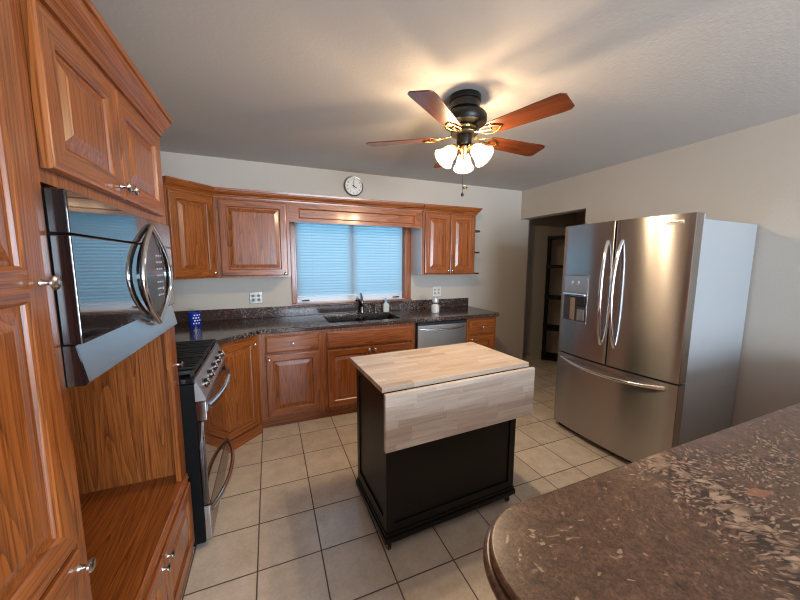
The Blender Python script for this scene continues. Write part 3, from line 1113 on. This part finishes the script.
def upper(label, x0, x1, name='wall_cabinet'):
    t = thing(name, label, 'cabinet', (x0, UY, UZ0))
    MB().box(0, x1 - x0, 0, UD, 0.0, UZ1 - UZ0).build('body', OAK_V, t, smooth=0)
    return t


UH = UZ1 - UZ0
t = thing('corner_wall_cabinet', 'oak corner wall cabinet with a slanted door, above the blue cup', 'cabinet', (-0.700, 2.906, UZ0), rad(45))
w2l = lambda X, Y: (((X + 0.70) + (Y - 2.906)) * cos(rad(45)), (-(X + 0.70) + (Y - 2.906)) * sin(rad(45)))
pts = [w2l(-0.70, 2.906), w2l(-0.4195, 3.1865), w2l(-0.4195, D - 0.003), w2l(LX + 0.003, D - 0.003), w2l(LX + 0.003, 2.906)]
MB().prism(pts, 0.0, UH, 'z').build('body', OAK_V, t, smooth=0)
door(t, 0.020, 0.378, 0.015, UH - 0.015, (0.356, 0.045))
crown(t, 0, 0.397, UH - 0.004, s0=0, s1=-0.4142)
t = upper('oak wall cabinet with one wide door, next to the slanted corner door', -0.4185, 0.190)
door(t, 0.036, 0.584, 0.015, UH - 0.015, (0.560, 0.032))
crown(t, 0.0, 0.6085, UH - 0.004, s0=0.4142)
t = upper('oak wall cabinet with paired doors and small end shelves over the dishwasher', 1.565, 2.250)
PALE_SIDE = plain('pale_cabinet_side', (0.64, 0.58, 0.58), 0.22, coat=0.5, coat_r=0.15)  # paler than the oak of the cabinet body
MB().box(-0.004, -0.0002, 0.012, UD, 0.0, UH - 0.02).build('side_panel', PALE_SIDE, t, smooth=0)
door(t, 0.024, 0.340, 0.015, UH - 0.015, (0.318, 0.046))
door(t, 0.345, 0.661, 0.015, UH - 0.015, (0.368, 0.046))
crown(t, 0.0, 0.685, UH - 0.004, ret=True, s1=1.0, ret_depth=UD)
for sz in (0.0, 0.25, 0.50):
    mb = MB()
    pts = [(0.0, 0.0), (0.03, 0.0)] + arc(0.03, 0.09, 0.09, -90, 0, 8) + [(0.12, UD), (0.0, UD)]
    mb.prism([(0.6855 + a_, 0.01 + b_ * 0.96) for a_, b_ in pts], sz, sz + 0.016, 'z')
    mb.build('shelf', plain('dark_walnut_shelf', (0.04, 0.02, 0.012), 0.35) if sz == 0.0 else MATS['dark_walnut_shelf'], t)
# valance between the wall cabinets
va = thing('window_valance', 'oak valance board with a routed panel across the top of the window', 'valance', (0.191, UY, 1.850))
VW, VH = 1.368, 0.178
tb = bmesh.new()


def vl(i0, zlo, zhi, d):
    return [tb.verts.new((i0, d, zlo)), tb.verts.new((VW - i0, d, zlo)), tb.verts.new((VW - i0, d, zhi)), tb.verts.new((i0, d, zhi))]


A = vl(0, 0, VH, 0.0)
B = vl(0.085, 0.035, VH - 0.05, 0.0)
C_ = vl(0.097, 0.047, VH - 0.062, 0.009)
Bk = vl(0, 0, VH, 0.019)
for P_, Q_ in ((A, B), (B, C_), (Bk, A)):
    for i in range(4):
        tb.faces.new((P_[i], P_[(i + 1) % 4], Q_[(i + 1) % 4], Q_[i]))
tb.faces.new(C_)
tb.faces.new(Bk[::-1])
bmesh.ops.recalc_face_normals(tb, faces=tb.faces[:])
mb = MB()
mb._merge(tb)
mb.build('board', OAK_H, va, 20)
crown(va, 0, VW, VH - 0.004)

# ------------------------------------------------------------------ wall things
ck = thing('wall_clock', 'small round wall clock reading four, above the window valance', 'clock', (0.880, D - 0.001, 2.292))
CM = Matrix.Rotation(R90, 4, 'X')
MB().lathe([(0, 0), (0.100, 0), (0.105, 0.006), (0.105, 0.026), (0.100, 0.034), (0.093, 0.032), (0.091, 0.022), (0, 0.020)], CM, 40).build('case', CLOCK_RIM, ck)
MB().lathe([(0, 0.0205), (0.0915, 0.0225), (0.0915, 0.0235), (0, 0.0245)], CM, 40).build('dial', CLOCK_FACE, ck)
for hnum in range(1, 13):
    an = rad(90 - 30 * hnum)
    mb = MB()
    add_mesh(mb, text_mesh(str(hnum), 0.026), 0, Matrix.Translation((0.073 * cos(an), -0.0252, 0.073 * sin(an))) @ CM)
    mb.build('numeral', DARK_SLOT, ck, smooth=0)
for nm, an, ln, wd, yy in (('minute_hand', 0, 0.066, 0.0035, -0.0275), ('hour_hand', 120, 0.047, 0.0048, -0.0262)):
    M = Matrix.Translation((0, yy, 0)) @ Matrix.Rotation(rad(an), 4, 'Y')
    MB().prism([(-wd, -0.016), (wd, -0.016), (wd * 0.8, ln * 0.7), (0, ln), (-wd * 0.8, ln * 0.7)], -0.0006, 0.0006, 'y', M=M).build(nm, BLACK_PLASTIC, ck)


def outlet(label, x, z, mat, slot, wd=0.118, ht=0.118):
    t = thing('wall_outlet', label, 'outlet', (x, D - 0.0008, z))
    MB().box(-wd / 2, wd / 2, -0.008, 0.0, -ht / 2, ht / 2, 0, 0.003).build('cover_plate', mat, t)
    for gx in (-0.026, 0.026):
        for gz in (-0.021, 0.021):
            MB().lathe([(0, 0.0082), (0.015, 0.0082), (0.0145, 0.0105), (0, 0.0108)], Matrix.Translation((gx, 0, gz)) @ CM, 18).build('socket', slot, t)


outlet('grey metal double outlet under the wide-door wall cabinet', -0.135, 1.120, BRONZE_PLATE, plain('grey_socket', (0.16, 0.15, 0.14), 0.4))
outlet('white double outlet above the ceramic jar', 1.924, 1.120, WHITE_PLASTIC, plain('ivory_socket', (0.42, 0.40, 0.36), 0.4))

# ------------------------------------------------------------------ ceiling fan
FC = Vector((1.103, 1.702, 0))
fan = thing('ceiling_fan', 'five-blade ceiling fan with walnut blades and three lit opal shades', 'ceiling fan', (FC.x, FC.y, H))
MB().lathe([(0, -0.0005), (0.090, -0.0005), (0.092, -0.010), (0.092, -0.030), (0.086, -0.036), (0.086, -0.072), (0.070, -0.085), (0.040, -0.088), (0, -0.088)], None, 36).build('canopy', FAN_DARK, fan)
MB().lathe([(0, -0.0885), (0.085, -0.0885), (0.118, -0.098), (0.128, -0.112), (0.128, -0.140), (0.118, -0.156), (0.080, -0.166), (0, -0.168)], None, 36).build('motor_housing', FAN_DARK, fan)
mb = MB()
mb.lathe([(0, -0.1685), (0.062, -0.1685), (0.066, -0.174), (0.064, -0.184), (0.052, -0.188), (0, -0.188)], None, 36)
for k in range(24):
    M = Matrix.Rotation(2 * pi * k / 24, 4, 'Z')
    mb.box(0.060, 0.069, -0.003, 0.003, -0.186, -0.170, 0, M=M)
mb.build('brass_collar', BRASS, fan)
MB().lathe([(0, -0.1885), (0.072, -0.1885), (0.080, -0.194), (0.080, -0.206), (0.070, -0.212), (0, -0.213)], None, 36).build('flywheel', FAN_DARK, fan)
MB().lathe([(0, -0.2135), (0.042, -0.2135), (0.044, -0.220), (0.044, -0.262), (0.036, -0.272), (0, -0.273)], None, 28).build('switch_housing', FAN_DARK, fan)
MB().lathe([(0, -0.2735), (0.024, -0.2735), (0.030, -0.280), (0.028, -0.300), (0.018, -0.310), (0.014, -0.335), (0.008, -0.345), (0, -0.347)], None, 24).build('light_fitter', BRASS, fan)
BZ = -0.226
for k in range(5):
    an = rad(1.5 + 72 * k)
    Mz = Matrix.Rotation(an, 4, 'Z')
    Mt = Mz @ Matrix.Translation((0, 0, BZ)) @ Matrix.Rotation(rad(-11), 4, 'X')
    r0, r1 = 0.175, 0.595
    pts = [(r0, -0.048), (r0 + 0.02, -0.055), (r1 - 0.05, -0.070), (r1 - 0.018, -0.067), (r1, -0.050), (r1, 0.050), (r1 - 0.018, 0.067), (r1 - 0.05, 0.070), (r0 + 0.02, 0.055), (r0, 0.048)]
    b = MB().prism(pts, 0.0, 0.006, 'z', bev=0.0015).build('blade', BLADE, fan)
    b.matrix_local = Mt
    mb = MB()
    mb.tube([(0.075, 0, 0.012), (0.11, 0.0, 0.004), (0.15, 0, -0.004), (0.185, 0, -0.005)], [0.010, 0.009, 0.008, 0.007], 8, flat=0.5)
    for s_ in (1, -1):
        mb.tube([(0.105, 0, 0.004), (0.135, s_ * 0.030, -0.002), (0.175, s_ * 0.038, -0.005), (0.215, s_ * 0.026, -0.005), (0.245, 0, -0.005)], 0.006, 8, flat=0.6)
        mb.lathe([(0, -0.007), (0.008, -0.006), (0.007, -0.001), (0, -0.001)], Matrix.Translation((0.20, s_ * 0.032, 0)), 10)
    ir = mb.build('blade_iron', BRASS, b)
for k, an in enumerate((176.7, 296.7, 56.7)):
    Mz = Matrix.Rotation(rad(an), 4, 'Z')
    tilt = rad(46)
    ax = Vector((sin(tilt), 0, -cos(tilt)))
    ori = Vector((0.058, 0, -0.288))
    ML = Matrix.Translation(ori) @ Vector((0, 0, 1)).rotation_difference(ax).to_matrix().to_4x4()
    mb = MB()
    mb.tube([(0.015, 0, -0.296), (0.04, 0, -0.288), tuple(ori + ax * 0.002)], 0.008, 10, M=Mz)
    mb.lathe([(0, -0.004), (0.022, -0.004), (0.024, 0.010), (0.022, 0.012), (0, 0.013)], Mz @ ML, 20)
    arm = mb.build('lamp_arm', BRASS, fan)
    mb = MB()
    prof = [(r_ * 0.88, h_ * 0.90) for r_, h_ in [(0.027, 0.0155), (0.036, 0.022), (0.046, 0.040), (0.051, 0.062), (0.056, 0.085), (0.068, 0.108), (0.075, 0.118), (0.072, 0.119), (0.064, 0.108), (0.052, 0.085), (0.046, 0.060), (0.040, 0.040), (0.028, 0.024), (0.0, 0.0235)]]
    mb.lathe(prof, Mz @ ML, 28)
    mb.build('lamp_shade', OPAL, arm, 60)
    ld_ = bpy.data.lights.new('bulb', 'POINT')
    ld_.energy, ld_.color, ld_.shadow_soft_size = LAMP_W, LAMP_COL, 0.028
    lo_ = bpy.data.objects.new('bulb', ld_)
    COL.objects.link(lo_)
    lo_.parent = arm
    lo_.location = (Mz @ ML) @ Vector((0, 0, 0.070))
mb = MB().tube([(0.008, -0.008, -0.34), (0.008, -0.008, -0.500)], 0.0012, 6)
mb.lathe([(0, -0.521), (0.010, -0.519), (0.018, -0.511), (0.010, -0.502), (0, -0.500)], Matrix.Translation((0.008, -0.008, 0)), 14)
mb.build('pull_chain', CHROME, fan)
mb = MB().tube([(-0.012, -0.014, -0.335), (-0.012, -0.014, -0.545)], 0.0012, 6)
mb.lathe([(0, -0.568), (0.006, -0.566), (0.009, -0.556), (0.005, -0.546), (0, -0.545)], Matrix.Translation((-0.012, -0.014, 0)), 12)
mb.build('pull_chain', FAN_DARK, fan)

# ------------------------------------------------------------------ refrigerator
fr = thing('refrigerator', 'stainless French-door refrigerator with bottom freezer and dispenser beside the doorway', 'refrigerator', (2.366, 2.050, 0), -R90 + 0.03)
FWD, FH = 0.908, 1.785
MB().box(0.004, FWD - 0.004, 0.085, 0.800, 0.055, 1.752, 0, 0.004).build('body', GREY_PAINT, fr)
MB().box(0.02, FWD - 0.02, 0.05, 0.72, 0.0005, 0.054).build('toe_grille', BLACK_PLASTIC, fr)


def contour(x0, x1, z0, z1, bulge=0.034, full=(0.0, FWD), t=0.078, mb=None, r=0.010):
    """door slab whose face bows outwards across the whole width of the fridge"""
    n = 14
    fa_ = []
    for i in range(n + 1):
        x = x0 + (x1 - x0) * i / n
        q = 2 * (x - full[0]) / (full[1] - full[0]) - 1
        y = -bulge * (1 - q * q)
        e = min(i, n - i)
        if e == 0:
            fa_.append((x, y + r))
            xx = x + (r if i == 0 else -r)
            if i == 0:
                fa_.append((x + r * 0.3, y + r * 0.3))
                fa_.append((xx, y))
            else:
                fa_[-1:] = [(xx, y), (x - r * 0.3, y + r * 0.3), (x, y + r)]
        else:
            fa_.append((x, y))
    pts = [(x0, t)] + fa_ + [(x1, t)]
    return (mb or MB()).prism(pts, z0, z1, 'z')


GZ = 0.702
ld = contour(0.0, FWD / 2 - 0.003, GZ + 0.006, FH)
ld = ld.build('fridge_door', STEEL, fr, 35)
rd = contour(FWD / 2 + 0.003, FWD, GZ + 0.006, FH).build('fridge_door', STEEL, fr, 35)
fz = contour(0.0, FWD, 0.055, GZ - 0.006).build('freezer_drawer', STEEL, fr, 35)
for hx in (0.03, FWD - 0.13):
    MB().box(hx, hx + 0.10, 0.045, 0.17, FH - 0.0325 if hx > 0.5 else FH - 0.0325, FH + 0.004, 0, 0.006).build('hinge_cover', GREY_PAINT, fr)


def vbow(x, y, z0, z1, out, side, n=20):
    pts = []
    for i in range(n + 1):
        q = -1 + 2 * i / n
        k = (1 - abs(q) ** 2.4)
        pts.append((x + side * 0.026 * (1 - q * q), y - out * k ** 0.8, z0 + (z1 - z0) * i / n))
    return pts


for dd, x, sd_ in ((ld, FWD / 2 - 0.052, 1), (rd, FWD / 2 + 0.052, -1)):
    MB().tube(vbow(x, -0.030, 0.855, 1.64, 0.062, sd_ * 0.4), 0.0135, 14, flat=1.0).build('handle', CHROME, dd)
MB().tube(bow(0.05, FWD - 0.07, -0.006, 0.655, 0.075, n=24, dz=-0.022), 0.0135, 14).build('handle', CHROME, fz)
# dispenser in the door by the doorway


def on_face(xc):
    q = 2 * xc / FWD - 1
    return Matrix.Translation((xc, -0.034 * (1 - q * q), 0)) @ Matrix.Rotation(math.atan(4 * 0.034 * q / FWD), 4, 'Z')


DM = on_face(0.152)
hx_, dz0, dz1 = 0.122, 0.985, 1.385
mb = MB()
mb.box(-hx_, -hx_ + 0.012, -0.004, 0.012, dz0, dz1, 0, 0.003, M=DM).box(hx_ - 0.012, hx_, -0.004, 0.012, dz0, dz1, 0, 0.003, M=DM)
mb.box(-hx_ + 0.012, hx_ - 0.012, -0.004, 0.012, dz0, dz0 + 0.014, 0, 0.003, M=DM).box(-hx_ + 0.012, hx_ - 0.012, -0.004, 0.012, dz1 - 0.010, dz1, 0, 0.003, M=DM)
mb.build('dispenser_frame', STEEL, ld)
e_ = hx_ - 0.012
MB().box(-e_, e_, -0.006, 0.012, 1.232, dz1 - 0.0105, 0, 0.003, M=DM).build('control_display', plain('display_grey', (0.26, 0.27, 0.30), 0.16, 0.5), ld)
MB().box(-e_, e_, -0.020, 0.012, 1.205, 1.231, 0, 0.006, M=DM).build('dispenser_lip', CHROME, ld)
MB().box(-e_, e_, -0.0015, 0.012, dz0 + 0.0145, 1.2045, M=DM).build('recess', plain('recess_dark', (0.035, 0.036, 0.04), 0.30), ld, smooth=0)
MB().box(-0.040, 0.010, -0.010, -0.002, dz0 + 0.02, 1.19, 0, 0.006, M=DM).build('paddle', plain('paddle_grey', (0.20, 0.15, 0.12), 0.3), ld)
MB().box(0.030, e_ - 0.004, -0.016, -0.002, 1.13, 1.20, 0, 0.01, M=DM).build('ice_chute', BLACK_PLASTIC, ld)
MB().box(0.032, e_ - 0.008, -0.008, -0.002, dz0 + 0.025, 1.10, 0, 0.003, M=DM).build('back_panel', DISP_GREY, ld)
for ix in (-0.035, 0.025):
    mb = MB()
    mb.box(ix, ix + 0.004, -0.0072, -0.0062, 1.300, 1.325, M=DM)
    mb.box(ix, ix + 0.015, -0.0072, -0.0062, 1.325, 1.329, M=DM)
    mb.box(ix + 0.012, ix + 0.015, -0.0072, -0.0062, 1.308, 1.325, M=DM)
    mb.build('icon', ICON, ld, smooth=0)
BMx = on_face(FWD - 0.103)
bd = MB().box(-0.047, 0.047, -0.004, 0.006, 1.722, 1.748, 0, 0.003, M=BMx).build('badge', BADGE, rd)
mb = MB()
for k in range(12):
    mb.box(-0.040 + k * 0.0068, -0.036 + k * 0.0068, -0.0050, -0.0035, 1.731, 1.739, M=BMx)
mb.build('badge_lettering', DARK_SLOT, bd, smooth=0)

# ------------------------------------------------------------------ island cart
isl = thing('kitchen_island', 'black rolling island cart with butcher-block top and hanging drop leaf', 'kitchen island', (0.466, 1.362, 0), 0.05)
IZ = 0.894
MB().box(0, 0.938, 0, 0.538, IZ - 0.026, IZ, 0, 0.003).build('top', BUTCHER, isl)
lf = MB().box(0.003, 0.950, -0.036, -0.012, IZ - 0.310, IZ - 0.024, 0, 0.003).build('drop_leaf', BUTCHER_V, isl)
for hx in (0.16, 0.47, 0.78):
    MB().box(hx - 0.03, hx + 0.03, -0.011, -0.0005, IZ - 0.05, IZ - 0.0265).build('hinge', BLACK_PLASTIC, lf, smooth=0)
bx0, bx1, by0, by1 = 0.030, 0.880, 0.022, 0.500
mb = MB()
mb.box(bx0 + 0.008, bx1 - 0.008, by0 + 0.008, by1 - 0.008, 0.11, IZ - 0.0265)
for cx, cy in ((bx0, by0), (bx1 - 0.045, by0), (bx0, by1 - 0.045), (bx1 - 0.045, by1 - 0.045)):
    mb.box(cx, cx + 0.045, cy, cy + 0.045, 0.11, IZ - 0.027, 0, 0.003)
for yy in (by0, by1 - 0.02):
    mb.box(bx0 + 0.045, bx1 - 0.045, yy, yy + 0.02, IZ - 0.087, IZ - 0.027)
    mb.box(bx0 + 0.045, bx1 - 0.045, yy, yy + 0.02, 0.11, 0.15)
for xx in (bx0, bx1 - 0.02):
    mb.box(xx, xx + 0.02, by0 + 0.045, by1 - 0.045, IZ - 0.087, IZ - 0.027)
    mb.box(xx, xx + 0.02, by0 + 0.045, by1 - 0.045, 0.11, 0.17)
mb.build('body', BLACK_PAINT, isl, 30)
mb = MB()
o1 = 0.018
for z0, z1, oo in ((0.055, 0.088, 0.012), (0.088, 0.108, 0.005)):
    mb.box(bx0 - oo, bx1 + oo, by0 - oo, by1 + oo, z0, z1, 0, 0.005)
mb.build('base_molding', BLACK_PAINT, isl)
for cx, cy in ((bx0 + 0.02, by0 + 0.02), (bx1 - 0.03, by0 + 0.02), (bx0 + 0.02, by1 - 0.02), (bx1 - 0.03, by1 - 0.02)):
    mb = MB()
    M = Matrix.Translation((cx, cy, 0.0215)) @ Matrix.Rotation(R90, 4, 'Y')
    mb.lathe([(0, -0.009), (0.017, -0.009), (0.021, -0.005), (0.021, 0.005), (0.017, 0.009), (0, 0.009)], M, 18, 0)
    mb.box(cx - 0.013, cx - 0.010, cy - 0.012, cy + 0.012, 0.018, 0.050, 1)
    mb.box(cx + 0.010, cx + 0.013, cy - 0.012, cy + 0.012, 0.018, 0.050, 1)
    mb.box(cx - 0.018, cx + 0.018, cy - 0.018, cy + 0.018, 0.049, 0.0545, 1)
    mb.build('caster', [BLACK_PLASTIC, NICKEL], isl)

# ------------------------------------------------------------------ peninsula
pn = thing('peninsula_cabinet', 'oak peninsula base under the brown granite bar top', 'cabinet', (0.46, -0.14, 0))
MB().box(0, 2.745, 0, 0.62, 0.10, 0.872).build('body', OAK_V, pn, smooth=0)
MB().box(0.03, 2.745, 0.03, 0.55, 0.0, 0.0995).build('toe_kick', OAK_H, pn, smooth=0)


def bar(inset, r):
    x0, y0, y1 = 0.352 + inset, -0.22 + inset, 0.551 - inset
    return [(RX - 0.003, y1)] + arc(x0 + r, y1 - r, r, 90, 180, 14) + arc(x0 + r, y0 + r, r, 180, 270, 14) + [(RX - 0.003, y0)]


mb = MB()
add_mesh(mb, curve_solid([bar(0.0, 0.165)], 0.873, 0.897, 0.010, 4))
add_mesh(mb, curve_solid([bar(0.011, 0.155)], 0.8965, 0.916, 0.008, 4))
tag(mb.build('peninsula_countertop', GRANITE_BAR, None, 40), 'brown speckled granite bar top with rounded corner, facing the refrigerator', 'countertop')

# ------------------------------------------------------------------ shelving in the passage
SHELF_BLACK = plain('shelf_plastic', (0.005, 0.005, 0.005), 0.55, spec=0.2)
sh = thing('shelving_unit', 'black plastic five-tier shelving unit inside the dim doorway passage', 'shelf', (3.79, 3.57, 0), rad(-46))
SW, SDp = 0.62, 0.33
for z0 in (0.010, 0.465, 0.935, 1.40, 1.83):
    mb = MB()
    mb.box(0, SW, 0, SDp, z0, z0 + 0.040, 0, 0.004)
    for k in range(1, 6):
        mb.box(0.02, SW - 0.02, SDp * k / 6 - 0.006, SDp * k / 6 + 0.006, z0 + 0.0405, z0 + 0.043)
    mb.build('tier', SHELF_BLACK, sh)
for cx in (0.03, SW - 0.03):
    for cy in (0.03, SDp - 0.03):
        mb = MB()
        for z0, z1 in ((0.0505, 0.4645), (0.5055, 0.9345), (0.9755, 1.3995), (1.4405, 1.8295)):
            mb.lathe([(0.030, z0), (0.026, z0 + 0.03), (0.026, z1 - 0.03), (0.030, z1)], Matrix.Translation((cx, cy, 0)), 12)
        mb.build('post', SHELF_BLACK, sh)
